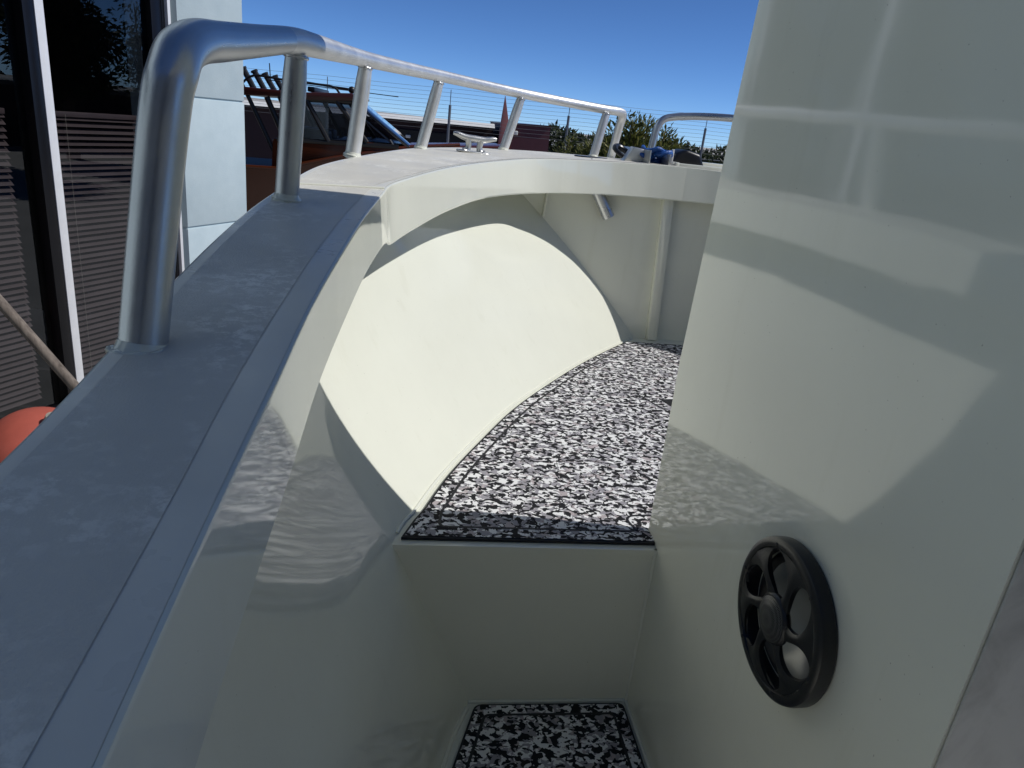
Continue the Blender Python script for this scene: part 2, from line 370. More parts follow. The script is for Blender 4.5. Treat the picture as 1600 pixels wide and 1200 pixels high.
# raised deck, riser and floor
dl = [(x, y) for x, y in deckL if y >= 1.062]
poly = [(x-.006, y) for x, y in dl]; poly[0] = (poly[0][0], 1.062); poly[-1] = (poly[-1][0], BY-.003)
poly = poly+[(2*XL-x, y) for x, y in poly[::-1]]
deck = bobj('raised_deck', prism(poly, DZ-.012, DZ), 'paint')
def riser_vf():
    x0, x1 = -.03, 2*XC+.03; y = 1.066
    return box((fX(1.07)-.18, y, FZ-.02), (2*XC-fX(1.07)+.18, y+.006, DZ-.0125))
bobj('riser', riser_vf(), 'paint')
fl = [(x-.01, y) for x, y in floorL if y < 1.075]; fl = fl+[(2*XL-x, y) for x, y in fl[::-1]]
bobj('cockpit_floor', prism(fl, FZ-.02, FZ), 'paint')
# weld/sealant fillets along joints
bobj('sealant_bead', tube([(x+.001, y, DZ+.001) for x, y in deckL if 1.07 < y < BY], .004, 8), 'paint')
bobj('sealant_bead', tube([(fX(1.064)-.002, 1.064, FZ), (.467, 1.064, FZ)], .005, 8), 'paint')
bobj('sealant_bead', tube([(x+.001, y, FZ) for x, y in floorL if y < 1.066], .005, 8), 'paint')
bobj('sealant_bead', tube([(.466, .42, FZ), (.466, 1.066, FZ)], .005, 8), 'paint')
bobj('sealant_bead', tube([(.4665, 1.064, FZ), (.4665, 1.064, DZ)], .004, 8), 'paint')
# camouflage mats
def offset_poly(P, d):
    P = [Vector((x, y)) for x, y in P]; out = []
    for i in range(len(P)):
        a, b_, c_ = P[i-1], P[i], P[(i+1) % len(P)]
        n1 = Vector((-(b_-a).y, (b_-a).x)).normalized(); n2 = Vector((-(c_-b_).y, (c_-b_).x)).normalized()
        nn = (n1+n2); nn = nn/max(.35, nn.dot(n1)) if nn.length > 1e-6 else n1
        nn = nn/ (nn.dot(n1)) if nn.dot(n1) > .3 else nn
        out.append((b_.x+nn.x*d, b_.y+nn.y*d))
    return out
def strip(path, wd, z, closed=False):
    P = [Vector((x, y)) for x, y in path]; n = len(P); V = []
    for i in range(n):
        a = P[i-1] if (i or closed) else P[i]; b_ = P[(i+1) % n] if (i < n-1 or closed) else P[i]
        t_ = (b_-a).normalized(); nn = Vector((-t_.y, t_.x))*wd/2
        V += [(P[i].x+nn.x, P[i].y+nn.y, z), (P[i].x-nn.x, P[i].y-nn.y, z)]
    return V, [(2*i, 2*i+1, (2*i+3) % (2*n), (2*i+2) % (2*n)) for i in range(n if closed else n-1)]
def round_corner(p0, p1, p2, r, n=5):
    p0, p1, p2 = Vector(p0), Vector(p1), Vector(p2); a = p1+(p0-p1).normalized()*r; c_ = p1+(p2-p1).normalized()*r
    return [tuple((1-s)**2*a+2*s*(1-s)*p1+s*s*c_) for s in lin(0, 1, n)]
mz = DZ+.007
ml = [(x+.018, y) for x, y in deckL if 1.10 < y < 2.40]
left = [(.006, 1.077)]+ml
right = [(2*XL-x, y) for x, y in left[::-1]]
mat_poly = left+right
mt = bobj('deck_mat', prism(mat_poly, DZ+.0005, mz-.001), 'foam_black')
inner = offset_poly(mat_poly, -.0045)
obj('camo_foam', (lambda p: ([(x, y, mz+.0003) for x, y in p], [tuple(range(len(p)))]))(inner), 'camo', mt, None)
gl_ = [(x+.055, y) for x, y in deckL if 1.14 < y < 2.30]
gl_[0] = (gl_[0][0], 1.112)
gpath = gl_[::-1]+[(.432, 1.112)]
gpath = gpath[:-2]+round_corner(gpath[-3], gpath[-2], gpath[-1], .015)+[(.425, 1.112)]
obj('groove', strip(gpath, .0055, mz+.0009), 'foam_black', mt, None)
th = [(.425, 1.112), (.436, 1.114), (.441, 1.125), (.437, 1.14), (.436, 1.155), (.444, 1.166), (.46, 1.17), (.50, 1.172), (.60, 1.175)]
obj('groove', strip([tuple(p) for p in cat(th, 4)], .0055, mz+.0009), 'foam_black', mt, None)
obj('groove', strip([(.655, 1.86), (.72, 1.70), (.79, 1.52)], .0055, mz+.0009), 'foam_black', mt, None)
obj('finger_hole', ([(.715, 1.815, mz+.0011), (.80, 1.83, mz+.0011), (.80, 1.72, mz+.0011), (.755, 1.70, mz+.0011)], [(0, 1, 2, 3)]), 'foam_black', mt, None)
fz = FZ+.007
fmp = [(fX(y)+.015, y) for y in lin(-1.5, 1.053, 16)]
fmp = fmp[:-1]+round_corner(fmp[-2], fmp[-1], (.457, 1.053), .014)+round_corner(fmp[-1], (.457, 1.053), (.457, .5), .014)+[(.457, -1.5)]
fm = bobj('floor_mat', prism(fmp[::-1], FZ+.0005, fz-.001), 'foam_black')
obj('camo_foam', (lambda p: ([(x, y, fz+.0003) for x, y in p], [tuple(range(len(p)))]))(offset_poly(fmp[::-1], .0042)), 'camo', fm, None)
fi = [(fX(y)+.044, y) for y in lin(.2, 1.025, 8)]
gp2 = fi[:-1]+round_corner(fi[-2], fi[-1], (.430, 1.025), .01)+round_corner(fi[-1], (.430, 1.025), (.430, .5), .01)+[(.430, .2)]
obj('groove', strip(gp2, .0055, fz+.0009), 'foam_black', fm, None)
cm = bobj('floor_mat', prism([(.47, -1.5), (1.6, -1.5), (1.6, .38), (.47, .38)], FZ+.0005, fz-.001), 'foam_black')
obj('camo_foam', ([(.475, -1.495, fz+.0003), (1.595, -1.495, fz+.0003), (1.595, .375, fz+.0003), (.475, .375, fz+.0003)], [(0, 1, 2, 3)]), 'camo', cm, None)
# cabin side, hardtop
CX, CF, CA = .468, 1.123, .412
def rr(x0, y0, x1, y1, r):
    pts = []
    for cx, cy, a0 in ((x1-r, y1-r, 0), (x0+r, y1-r, 90), (x0+r, y0+r, 180), (x1-r, y0+r, 270)):
        pts += [(cx+r*math.cos(R(a0+k*15)), cy+r*math.sin(R(a0+k*15))) for k in range(7)]
    return pts
def cab_plan(cf):       # port side flat, front face swept back towards starboard, small radius on the port corner
    xr = 2*XC-CX
    return [(CX, CA), (CX, cf-.004), (CX+.0012, cf-.0012), (CX+.004, cf-.0006), (CX+.30, cf-.055), (CX+.55, cf-.13), (xr-.06, cf-.235), (xr, cf-.30), (xr, CA)]
cab = bobj('cabin', loft([[(x, y, z) for x, y in cab_plan(cf)] for z, cf in ((FZ-.01, 1.124), (-.72, 1.124), (-.35, 1.131), (.20, 1.099), (1.30, 1.035))]), 'paint', None, 40)
SPK = Vector((CX, .648, -.517))
hv, hf_ = lathe([(.0001, -.058), (.0785, -.058), (.0785, .02), (.0001, .02)], 64)
hole = obj('hole', ([(CX-z, SPK.y-x, SPK.z+y) for x, y, z in hv], hf_), None, None, None)
bo_ = cab.modifiers.new('b', 'BOOLEAN'); bo_.object = hole; bo_.operation = 'DIFFERENCE'; bo_.solver = 'EXACT'
bpy.context.view_layer.update(); me2 = bpy.data.meshes.new_from_object(cab.evaluated_get(bpy.context.evaluated_depsgraph_get()))
cab.modifiers.clear(); cab.data = me2; me2.set_sharp_from_angle(angle=R(9)); bpy.data.objects.remove(hole)
bobj('hardtop', prism(rr(.44, -1.6, 1.86, .80, .05), 1.302, 1.36, .01), 'paint')
for x in (CX+.02, 2*XC-CX-.02): bobj('hardtop_post', tube([(x, -1.2, FZ), (x, -1.2, 1.302)], .025), 'alu')
bobj('added_transom', box((-.10, -1.75, FZ-.01), (2*XC+.10, -1.70, -.20), .01), 'paint')  # unseen stern wall, added to keep sky light off the riser
bobj('stern_seat', bevel(box((.1, -1.70, FZ), (2*XC-.1, -1.25, -.62)), .02, 3), 'paint')
bobj('aft_shade_panel', box((CX+.0025, CA-.004, FZ), (2*XC-CX-.0025, CA-.0005, 1.0), .0012), 'reflection_grey')  # added sheet whose grey darkens the cabin's aft face
# ------------------------------------------------------------------ speaker on the cabin side
sp = empty('speaker'); sp.parent = boat; sp.matrix_parent_inverse = boat_inv
sp_c = Vector((CX, .648, -.517))
sp.matrix_basis = Matrix.Translation(sp_c) @ Matrix(((0, 0, -1, 0), (-1, 0, 0, 0), (0, 1, 0, 0), (0, 0, 0, 1)))   # local z points to port, x aft, y up
S = .0965/.0925
sp_m = Matrix.Scale(S, 4)
ring = [(.0905, .0005), (.0925, .003), (.0928, .0135), (.0918, .0180), (.089, .0204), (.0850, .0212), (.0808, .0206), (.0792, .018), (.0770, .008), (.0765, -.050), (.03, -.056), (.0001, -.056)]
obj('trim_ring', xf(lathe(ring, 72), sp_m), 'black_plastic', sp)
obj('surround', xf(lathe([(.0764, -.004), (.0740, .0005), (.070, .001), (.066, -.002), (.063, -.006)], 64), sp_m), 'surround', sp)
obj('cone', xf(lathe([(.0640, -.004), (.056, -.009), (.045, -.015), (.03, -.021), (.015, -.025), (.0001, -.026)], 64), sp_m), 'cone', sp)
obj('tweeter_grille', xf(lathe([(.0262, .0245), (.021, .0272), (.014, .0292), (.007, .0302), (.0001, .0305)], 48), sp_m), 'mesh', sp)
obj('tweeter_housing', xf(lathe([(.0001, .012), (.025, .0135), (.0295, .0175), (.0298, .0215), (.0275, .0245), (.0255, .0248), (.0255, .0235)], 48), sp_m), 'black_plastic', sp)
for k in range(6):
    a0 = R(60*k+4); secs = []
    for s in lin(0, 1, 22):
        r = .0262+(.0800-.0262)*s; a1 = a0+R(20)*s; hw = R(30.2-23.6*math.sin(math.pi*s**.85)**.58)
        zc = .0212-.0020*s+.0024*math.sin(math.pi*s); th_ = .0032+.003*math.sin(math.pi*s)
        ring_ = []
        for u, dz in ((-1, -th_), (1, -th_), (1, -.0006), (.45, .0010), (0, .0016), (-.45, .0010), (-1, -.0006)):
            aa = a1+hw*u; ring_.append((r*math.cos(aa), r*math.sin(aa), zc+dz))
        secs.append(ring_)
    obj('grille_spoke', xf(loft(secs), sp_m), 'black_plastic', sp, 40)
for k in range(6):
    a0 = R(60*k+52); p = Vector((math.cos(a0)*.083, math.sin(a0)*.0845, .0200))
    obj('screw', xf(xf(lathe([(.0028, 0), (.0028, .0012), (.0022, .002), (.0001, .0021)], 12), Matrix.Translation(p)), sp_m), 'black_metal', sp)
# ------------------------------------------------------------------ bow rail
def brush(o, n, seed=1):        # a lengthwise brushing value for each line of vertices along a tube
    rnd = random.Random(seed); val = [rnd.random()**1.2 for k in range(n)]
    a = o.data.attributes.new('brushing', 'FLOAT', 'POINT'); a.data.foreach_set('value', [val[i % n] for i in range(len(o.data.vertices))]); return o
def weld_ring(c_, r, ax, sc_=1.0):
    ax = Vector(ax).normalized(); u = ax.orthogonal().normalized(); v_ = ax.cross(u); rnd = random.Random(int(c_[0]*1e4)); path, rad = [], []
    for k in range(25):
        a_ = 2*math.pi*k/24; path.append(Vector(c_)+(r+.001)*(math.cos(a_)*u+math.sin(a_)*v_)); rad.append(sc_*(.0032+.0011*math.sin(k*2.1)+rnd.uniform(-.0004, .0004)))
    return tube(path, rad, 8, False)
RT = .0160
rail_pts = [(-0.1843, 0.5011, -0.1786), (-0.1746, 0.5225, -0.0678), (-0.1675, 0.5300, -0.0103), (-0.1645, 0.5363, 0.0080), (-0.1656, 0.5596, 0.0228), (-0.1684, 0.6104, 0.0328), (-0.1712, 0.6894, 0.0395), (-0.1747, 0.8463, 0.0532), (-0.1725, 0.9988, 0.0677)]
rail_fwd = [(-0.1725, 0.9988, 0.0677), (-0.1645, 1.0480, 0.0713), (-0.1545, 1.1536, 0.0752), (-0.1270, 1.6500, 0.0950), (-0.0600, 1.9300, 0.1020), (0.0420, 2.2100, 0.1070), (0.1700, 2.4300, 0.1060), (0.3350, 2.6200, 0.1010), (0.5100, 2.7300, 0.0940), (0.6720, 2.8000, 0.0870), (0.7550, 2.8600, 0.0850), (0.7750, 2.8900, 0.0720), (0.7750, 2.9150, 0.0300), (0.7680, 2.9500, -0.0870)]
pr = cat(rail_pts, 8); pf = cat(rail_fwd, 8)
rail = brush(bobj('bow_rail', tube(pr, RT, 64), 'alu', None, 60), 64)
brush(obj('rail_tube', tube(pf, RT, 32), 'alu_brushed_lit', rail, 60), 32, 2)
bases = [((-0.1801, 1.0525, -0.1330), (-0.1655, 1.0525, 0.0712)), ((-0.1430, 1.6500, -0.1020), (-0.1190, 1.6500, 0.0960)), ((0.0040, 2.2100, -0.0960), (0.0480, 2.2100, 0.1070)), ((0.2900, 2.6000, -0.0900), (0.3400, 2.6150, 0.1020)), ((0.6550, 2.7800, -0.0870), (0.6900, 2.8000, 0.0870))]
for k, (b0, t0) in enumerate(bases):
    b0, t0 = Vector(b0), Vector(t0)
    pth = [b0+(t0-b0)*s for s in lin(-.02, .93, 12)]; rad = [.0162-.0022*max(0, (s-.78)/.2) for s in lin(0, 1, 12)]
    m_ = 'alu' if k == 0 else 'alu_brushed_lit'
    po = brush(obj('post', tube(pth, rad, 40), m_, rail, 60), 40, 3+k)
    obj('weld', weld_ring(t0+(b0-t0)*.088, .0128, t0-b0, .72), 'alu', po, 60)
    obj('base_weld', join(weld_ring(b0+(t0-b0)*.012, .0165, t0-b0, .8), tube([b0-(t0-b0)*.01, b0+(t0-b0)*.02, b0+(t0-b0)*.05], [.0205, .0182, .0162], 24)), 'paint', po, 60)
pb = Vector(rail_pts[0])
obj('base_weld', join(weld_ring(pb+Vector((0, 0, .0035)), .0182, (0, .1, 1), .95), tube([pb+Vector((0, 0, .0005)), pb+Vector((0, 0, .003)), pb+Vector((.0003, .0008, .006)), pb+Vector((.0007, .0016, .010))], [.0228, .0193, .0172, .0162], 28)), 'paint', rail, 60)
# starboard rail, forward end
sf = [(.955, 3.04, -.088), (.966, 3.05, 0), (.976, 3.055, .05), (.998, 3.06, .082), (1.04, 3.06, .096), (1.12, 3.04, .107), (1.21, 3.0, .113), (1.29, 2.94, .113), (1.45, 2.80, .107), (1.66, 2.45, .107), (1.83, 1.95, .10), (1.87, 1.5, .088), (1.905, .944, .064), (1.90, .62, .034), (1.89, .47, .01), (1.885, .421, -.15)]
r2 = bobj('bow_rail', tube(cat(sf, 8), RT*.92, 20), 'alu', None, 60)
for (b0, t0) in bases[:-1]:
    b0, t0 = Vector((2*XC-b0[0]+.02, b0[1], b0[2])), Vector((2*XC-t0[0]+.02, t0[1], t0[2]))
    obj('post', tube([b0, t0], .0155, 16), 'alu', r2, 60)
# cleat
def cleat_vf():
    L = .066
    bar = cat([(-L, 0, .049), (-L*.8, 0, .0475), (-.03, 0, .042), (0, 0, .041), (.03, 0, .042), (L*.8, 0, .0475), (L, 0, .049)], 6)
    n = len(bar); rad = [.0050+.0052*(1-(abs(i-(n-1)/2)/((n-1)/2))**1.6) for i in range(n)]
    parts = [tube(bar, rad, 14)]
    for s in (-1, 1): parts.append(tube(cat([(s*.026, 0, 0), (s*.020, 0, .006), (s*.017, 0, .020), (s*.019, 0, .039)], 4), [.0155, .0145, .013, .012, .0108, .0098, .009, .0088, .0088, .009, .0094, .0098, .0102], 14))
    base = bevel(prism(rr(-.052, -.019, .052, .019, .018), 0, .006), .0025, 2, 40); return join(*parts, base)
cl = bobj('cleat', xf(cleat_vf(), Matrix.Translation((.160, 2.24, -.0945)) @ Matrix.Rotation(R(8), 4, 'Z') @ Matrix.Rotation(R(3), 4, 'Y')), 'cast_alu', None, 50)
# rod holder: tube under the coaming and black flange above
rh = bobj('rod_holder', tube([(.555, 2.445, -.09), (.592, 2.442, -.163), (.657, 2.437, -.2665)], .0215, 24, False), 'alu')
obj('tube_lining', tube([(.555, 2.445, -.09), (.592, 2.442, -.163), (.6568, 2.437, -.2661)], .0195, 24, False), 'black_plastic', rh)
obj('flange', xf(bevel(prism(rr(-.062, -.036, .062, .036, .03), 0, .006), .002, 2, 40), Matrix.Translation((.60, 2.58, -.085)) @ Matrix.Rotation(R(25), 4, 'Z')), 'black_plastic', rh)
# foredeck hatch frame and anchor winch
hf = bobj('foredeck_hatch', join(box((.90, 2.50, -.088), (1.25, 2.525, -.068), .003), box((.90, 2.83, -.088), (1.25, 2.855, -.064), .003), box((.885, 2.50, -.088), (.90, 2.855, -.066), .003), box((1.25, 2.50, -.088), (1.265, 2.855, -.066), .003)), 'paint')
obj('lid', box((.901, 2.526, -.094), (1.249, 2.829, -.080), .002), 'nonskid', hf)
wn = bobj('anchor_roller', join(box((.768, 2.44, -.085), (.773, 2.80, -.035), .001), box((.838, 2.44, -.085), (.843, 2.80, -.042), .001)), 'cast_alu')
obj('roller', xf(lathe([(.0001, -.03), (.016, -.03), (.012, 0), (.016, .03), (.0001, .03)], 20), Matrix.Translation((.805, 2.76, -.05)) @ Matrix.Rotation(R(90), 4, 'Y')), 'black_plastic', wn)
obj('strap', tube(cat([(.745, 2.60, -.082), (.70, 2.63, -.050), (.715, 2.68, -.036), (.75, 2.68, -.05), (.77, 2.62, -.074), (.79, 2.55, -.080)], 6), [.008]*8+[.010]*12+[.006]*11, 10), 'black_plastic', wn)
obj('guard', xf(bevel(prism([(0, 0), (.10, 0), (.07, .05), (.03, .055)], 0, .05), .004), Matrix.Translation((.70, 2.56, -.085)) @ Matrix.Rotation(R(90), 4, 'X')), 'cast_alu', wn)
obj('side_cheek', box((.872, 2.52, -.085), (.880, 2.53, -.025), .001), 'white_trim', wn)
rnd = random.Random(5)
bl = []
for k in range(7):
    cx_, cy_ = .80+rnd.uniform(-.02, .04), 2.55+rnd.uniform(-.03, .04)
    bl.append(tube(cat([(cx_+.035*math.cos(a_), cy_+.05*math.sin(a_), -.076+.007*k+.006*math.sin(3*a_+k)) for a_ in lin(0, 6.0, 10)], 3), .0075, 8))
tag(obj('rope_coil', join(*bl), 'blue_rope'), 'bright blue bundle lying on the bow between the rail ends beside the anchor roller', 'rope')
dk = obj('anchor_bag', xf(bevel(prism([(0, 0), (.13, 0), (.105, .05), (.05, .062), (.01, .045)], 0, .12), .012, 3), Matrix.Translation((.905, 2.72, -.083)) @ Matrix.Rotation(R(90), 4, 'X')), 'black_plastic')
tag(dk, 'black bag slumped on the bow beside the blue bundle', 'bag')

# ------------------------------------------------------------------ building on the left with blinds
TH = 26; P0 = Vector((-2.66, 5.847, 0)); K = 1.5
tt = Vector((math.sin(R(TH)), math.cos(R(TH)), 0)); nn_ = Vector((math.cos(R(TH)), -math.sin(R(TH)), 0))
BM = Matrix(((tt.x, nn_.x, 0, P0.x), (tt.y, nn_.y, 0, P0.y), (0, 0, 1, 0), (0, 0, 0, 1)))    # local: x along wall (away), y out of the wall, z up
bld = tag(empty('office_building', (P0.x, P0.y, GROUND)), 'office building at the left edge with pale blue rendered pillar and dark blind covered windows', 'building')
binv = Matrix.Translation(bld.location).inverted()
def lobj(name, vf, mat, parent=None, sharp=35):
    o = obj(name, xf(vf, BM), mat, parent or bld, sharp)
    if parent is None: o.matrix_parent_inverse = binv
    return o
def pillar():
    s0, s1 = 1.235, 2.06; y1 = .06; y0 = -.5; zs = [GROUND, -1.205, -.072, 4.6]; vf = []
    for a_, b__ in zip(zs[:-1], zs[1:]): vf.append(bevel(box((s0, y0, a_+.009), (s1, y1, b__-.009)), .006, 2))
    vf.append(box((s0+.012, y0+.012, GROUND), (s1-.012, y1-.014, 3.19))); return join(*vf)
lobj('pillar', pillar(), 'render')
lobj('wall', join(box((-14, -3.4, GROUND), (2.0, -3.2, 4.6)), box((-14, -3.2, 4.4), (2.0, -.5, 4.6)), box((2.06, -6, GROUND), (2.14, -.45, 3.2))), 'room')
lobj('bounce_upper_wall', box((-14, -3.2, 1.95), (1.23, -.02, 4.6)), 'render')  # unseen wall above the windows, made pale to bounce sunlight onto the cabin
lobj('bounce_side_wall', box((-14, -3.2, GROUND), (-3.4, -.02, 1.70)), 'render')  # unseen stretch of wall, made pale to bounce sunlight onto the cabin
lobj('room_floor', box((-8, -3.2, GROUND), (1.2, -.22, GROUND+.05)), 'room')
lobj('eave', box((-8, -.1, 1.72), (1.22, .42, 1.95), .01), 'dark_frame')
# windows: panes between mullions
def window(s0, s1):
    fr_ = lobj('window', box((s0, -.10, GROUND+.1), (s1, -.02, GROUND+.2), .004), 'dark_frame'); lobj('head_frame', box((s0, -.10, 1.42), (s1, -.02, 1.55), .004), 'dark_frame', fr_)
    lobj('pane', ([(s0, -.055, GROUND+.2), (s1, -.055, GROUND+.2), (s1, -.055, 1.42), (s0, -.055, 1.42)], [(0, 1, 2, 3)]), 'glass', fr_, None)
    sl_ = []; z = -.31; k = 0
    rnd = random.Random(int(s1*100))
    e0, e1 = s0+.03, s1-.10
    while z > GROUND+.25:
        tl_ = .016+rnd.uniform(-.002, .002); dz = rnd.uniform(-.002, .002)
        sl_.append(([(e0, -.17, z+tl_+dz), (e1, -.17, z+tl_+dz), (e1, -.150, z+.005+dz), (e1, -.128, z-tl_+dz), (e0, -.128, z-tl_+dz), (e0, -.150, z+.005+dz)], [(0, 1, 2, 5), (5, 2, 3, 4)]))
        z -= .046; k += 1
    bl_ = lobj('blind', join(*sl_), 'slat', fr_, 30)
    lobj('head_rail', box((e0, -.175, -.30), (e1, -.125, -.262), .003), 'slat', fr_)
    lobj('cord', join(*[tube([(x, -.120, -.28), (x, -.120, GROUND+.3)], .0012, 5) for x in (e0+.18,)]), 'rope', fr_)
window(-1.30, -.13); window(.028, 1.02); window(-3.38, -1.42)
lobj('mullion', join(box((-.13, -.12, GROUND), (-.045, .03, 1.55), .004), box((-1.42, -.12, GROUND), (-1.30, .03, 1.55), .004), box((1.02, -.12, GROUND), (1.13, .0, 1.55), .004)), 'dark_frame')
lobj('silver_strip', box((-.043, -.10, GROUND), (.026, .035, 1.55), .003), 'silver_frame')
lobj('silver_strip', box((1.134, -.10, GROUND), (1.165, .0, 1.55), .003), 'dark_frame')
lobj('silver_strip', box((1.168, -.10, GROUND), (1.20, .03, 1.55), .003), 'silver_frame')
# timber pole leaning on the wall and red buoy
tag(obj('timber_pole', tube([(-1.11, 4.0, -2.69), (-2.017, 4.0, -1.385), (-3.40, 4.0, .59)], [.030, .028, .027], 12), 'timber'), 'weathered round timber pole leaning beside the dark window blinds', 'pole')

# ------------------------------------------------------------------ red buoy
def ball(r, zs=1.0, n=32):
    return lathe([(max(1e-4, r*math.sin(math.pi*k/n)), r*zs*math.cos(math.pi*k/n)) for k in range(n+1)], 40)
BC = Vector((-2.33, 4.5, -2.36)); BRAD = .34
bu = tag(empty('red_buoy', (BC.x, BC.y, GROUND)), 'faded red round buoy on the ground under the dark blinds at the left edge', 'buoy')
bui = Matrix.Translation(bu.location).inverted()
def buo(name, vf, mat):
    o = obj(name, vf, mat, bu); o.matrix_parent_inverse = bui
BT = Matrix.Translation(BC) @ Matrix.Rotation(R(24), 4, 'Y') @ Matrix.Rotation(R(15), 4, 'X')
buo('ball', xf(ball(BRAD), BT), 'buoy'); buo('eye', xf(lathe([(.035, BRAD-.01), (.045, BRAD+.02), (.04, BRAD+.06), (.02, BRAD+.075)], 20), BT), 'rope')

# ------------------------------------------------------------------ orange boat on its trailer, side on, bow to the right
OB = Vector((-1.2, 11, GROUND)); ob = tag(empty('cabin_boat', OB), 'orange cabin boat with dark red hardtop and black rod holders behind the rail', 'boat'); obi = Matrix.Translation(OB).inverted()
def oo(name, vf, mat, parent=None, sharp=35):
    o = obj(name, vf, mat, parent or ob, sharp)
    if parent is None: o.matrix_parent_inverse = obi
    return o
OY, OW = 11.0, 2.1                 # near side, beam
def side(poly, y0, y1, w_=.0):     # polygon in x,z extruded in depth
    n = len(poly); V = [(x, y0, z) for x, z in poly]+[(x, y1, z) for x, z in poly]
    vf = V, [tuple(range(n))[::-1], tuple(range(n, 2*n))]+[(i, (i+1) % n, (i+1) % n+n, i+n) for i in range(n)]
    return bevel(vf, w_, 2, 40) if w_ else vf
secs = []
for x, top, half, keel in ((-4.6, -1.05, 1.02, -2.15), (-3.2, -1.03, 1.06, -2.2), (-2.0, -.96, 1.06, -2.2), (-1.2, -.74, 1.05, -2.18), (-.2, -.50, .92, -2.05), (.6, -.40, .62, -1.7), (1.2, -.34, .22, -1.15), (1.45, -.32, .03, -.6)):
    c_ = OY+OW/2
    secs.append([(x, c_-half, top), (x, c_-half*.97, top-.12), (x, c_-half*.82, (top+keel)/2-.15), (x, c_, keel), (x, c_+half*.82, (top+keel)/2-.15), (x, c_+half*.97, top-.12), (x, c_+half, top)])
oo('hull', loft(secs), 'orange')
oo('gunwale_strip', tube([(-4.6, OY+.0, -1.03), (-2.0, OY-.02, -.945), (-1.2, OY, -.72), (-.2, OY+.12, -.48), (.6, OY+.42, -.38)], .025, 8), 'orange')
oo('cabin_side', side([(-2.10, -.95), (-.25, -.62), (-.17, -.49), (-.74, -.46), (-2.08, -.545)], OY+.06, OY+OW-.06, .02), 'orange')
oo('foredeck', side([(-.80, -.60), (1.3, -.42), (1.3, -.33), (-.17, -.47), (-.74, -.455)], OY+.35, OY+OW-.35, .03), 'orange')
oo('cockpit_blackout', side([(-4.5, -1.05), (-2.15, -1.0), (-2.15, -.97), (-4.5, -1.02)], OY+.06, OY+OW-.06), 'foam_black')  # black sheet added over the hull top to stop its sky sheen
oo('hardtop', side([(-3.3, .09), (-1.7, .11), (-1.0, .17), (-.86, .13), (-.93, .07), (-1.7, .015), (-2.03, .02), (-2.5, -.01), (-3.3, -.01)], OY+.02, OY+OW-.02, .025), 'maroon_roof')
def bar(a, b_, w_=.03): 
    a, b_ = Vector(a), Vector(b_); return tube([a, b_], w_, 8)
for y in (OY+.07, OY+OW-.07):
    fr_ = oo('window_frame', join(*[bar((a[0], y, a[1]), (b_[0], y, b_[1]), .035) for a, b_ in (((-1.98, .02), (-1.72, -.53)), ((-1.62, .03), (-1.30, -.52)), ((-1.20, .05), (-.76, -.47)), ((-2.0, .02), (-.95, .06)), ((-2.02, -.55), (-.3, -.49)))]), 'black_metal')
    oo('pane', ([(-1.95, y, 0), (-.97, y, .05), (-.30, y, -.47), (-1.72, y, -.53)], [(0, 1, 2, 3)]), 'tint', fr_, None)
oo('windscreen', side([(-.98, .06), (-.93, .07), (-.14, -.47), (-.20, -.48)], OY+.10, OY+OW-.10, .01), 'screen')
oo('interior', join(box((-1.9, OY+.45, -.95), (-1.35, OY+.95, -.38), .05), box((-1.9, OY+1.2, -.95), (-1.35, OY+1.7, -.38), .05), box((-1.15, OY+.2, -.8), (-.45, OY+OW-.2, -.52), .04)), 'cab_dark')
oo('wiper', join(bar((-.80, OY+.2, -.17), (-.40, OY+.12, -.45), .012), bar((-.43, OY+.12, -.40), (-.36, OY+.12, -.50), .018)), 'white_trim')
for y in (OY+.1,):
    oo('hardtop_leg', bar((-2.42, y, 0), (-1.95, y, -.98), .03), 'black_metal'); oo('hardtop_leg', bar((-2.16, y, 0), (-1.80, y, -.80), .04), 'black_metal')
for k in range(6):
    x, y = -2.62+.085*k, OY+.15+.33*k; rhb = oo('rod_rack', bar((x+.13, y, .08), (x-.02, y, .36-.012*k), .042), 'black_metal')
    oo('tube_mouth', bar((x-.013, y, .345-.012*k), (x-.026, y, .372-.012*k), .052), 'black_metal', rhb)
oo('roof_rail', tube(cat([(-2.55, OY+.2, .10), (-2.35, OY+.2, .26), (-1.9, OY+.2, .245), (-1.45, OY+.2, .24), (-1.25, OY+.2, .225), (-1.17, OY+.2, .15)], 5), .016, 8), 'black_metal')
oo('roof_rail', tube(cat([(-2.3, OY+1.8, .10), (-2.15, OY+1.8, .28), (-1.5, OY+1.8, .265), (-1.0, OY+1.8, .24), (-.92, OY+1.8, .15)], 5), .016, 8), 'black_metal')
oo('aerial', bar((-2.25, OY+.9, .1), (-2.27, OY+.9, .47), .008), 'black_metal'); oo('aerial', bar((-2.2, OY+.5, .23), (-.35, OY+.5, .20), .006), 'black_metal')
oo('roof_light', xf(ball(.05), Matrix.Translation((-1.02, OY+.4, .22))), 'black_metal')
oo('light_bar', box((-1.62, OY+.2, .13), (-1.52, OY+1.9, .20), .015), 'black_metal')
oo('outboard', bevel(box((-5.1, OY+.8, -1.5), (-4.65, OY+1.3, -.75)), .08, 3), 'black_plastic')
tr_ = tag(empty('boat_trailer', (-1.5, OY+1, GROUND)), 'black trailer carrying the orange cabin boat', 'trailer'); tri = Matrix.Translation(tr_.location).inverted()
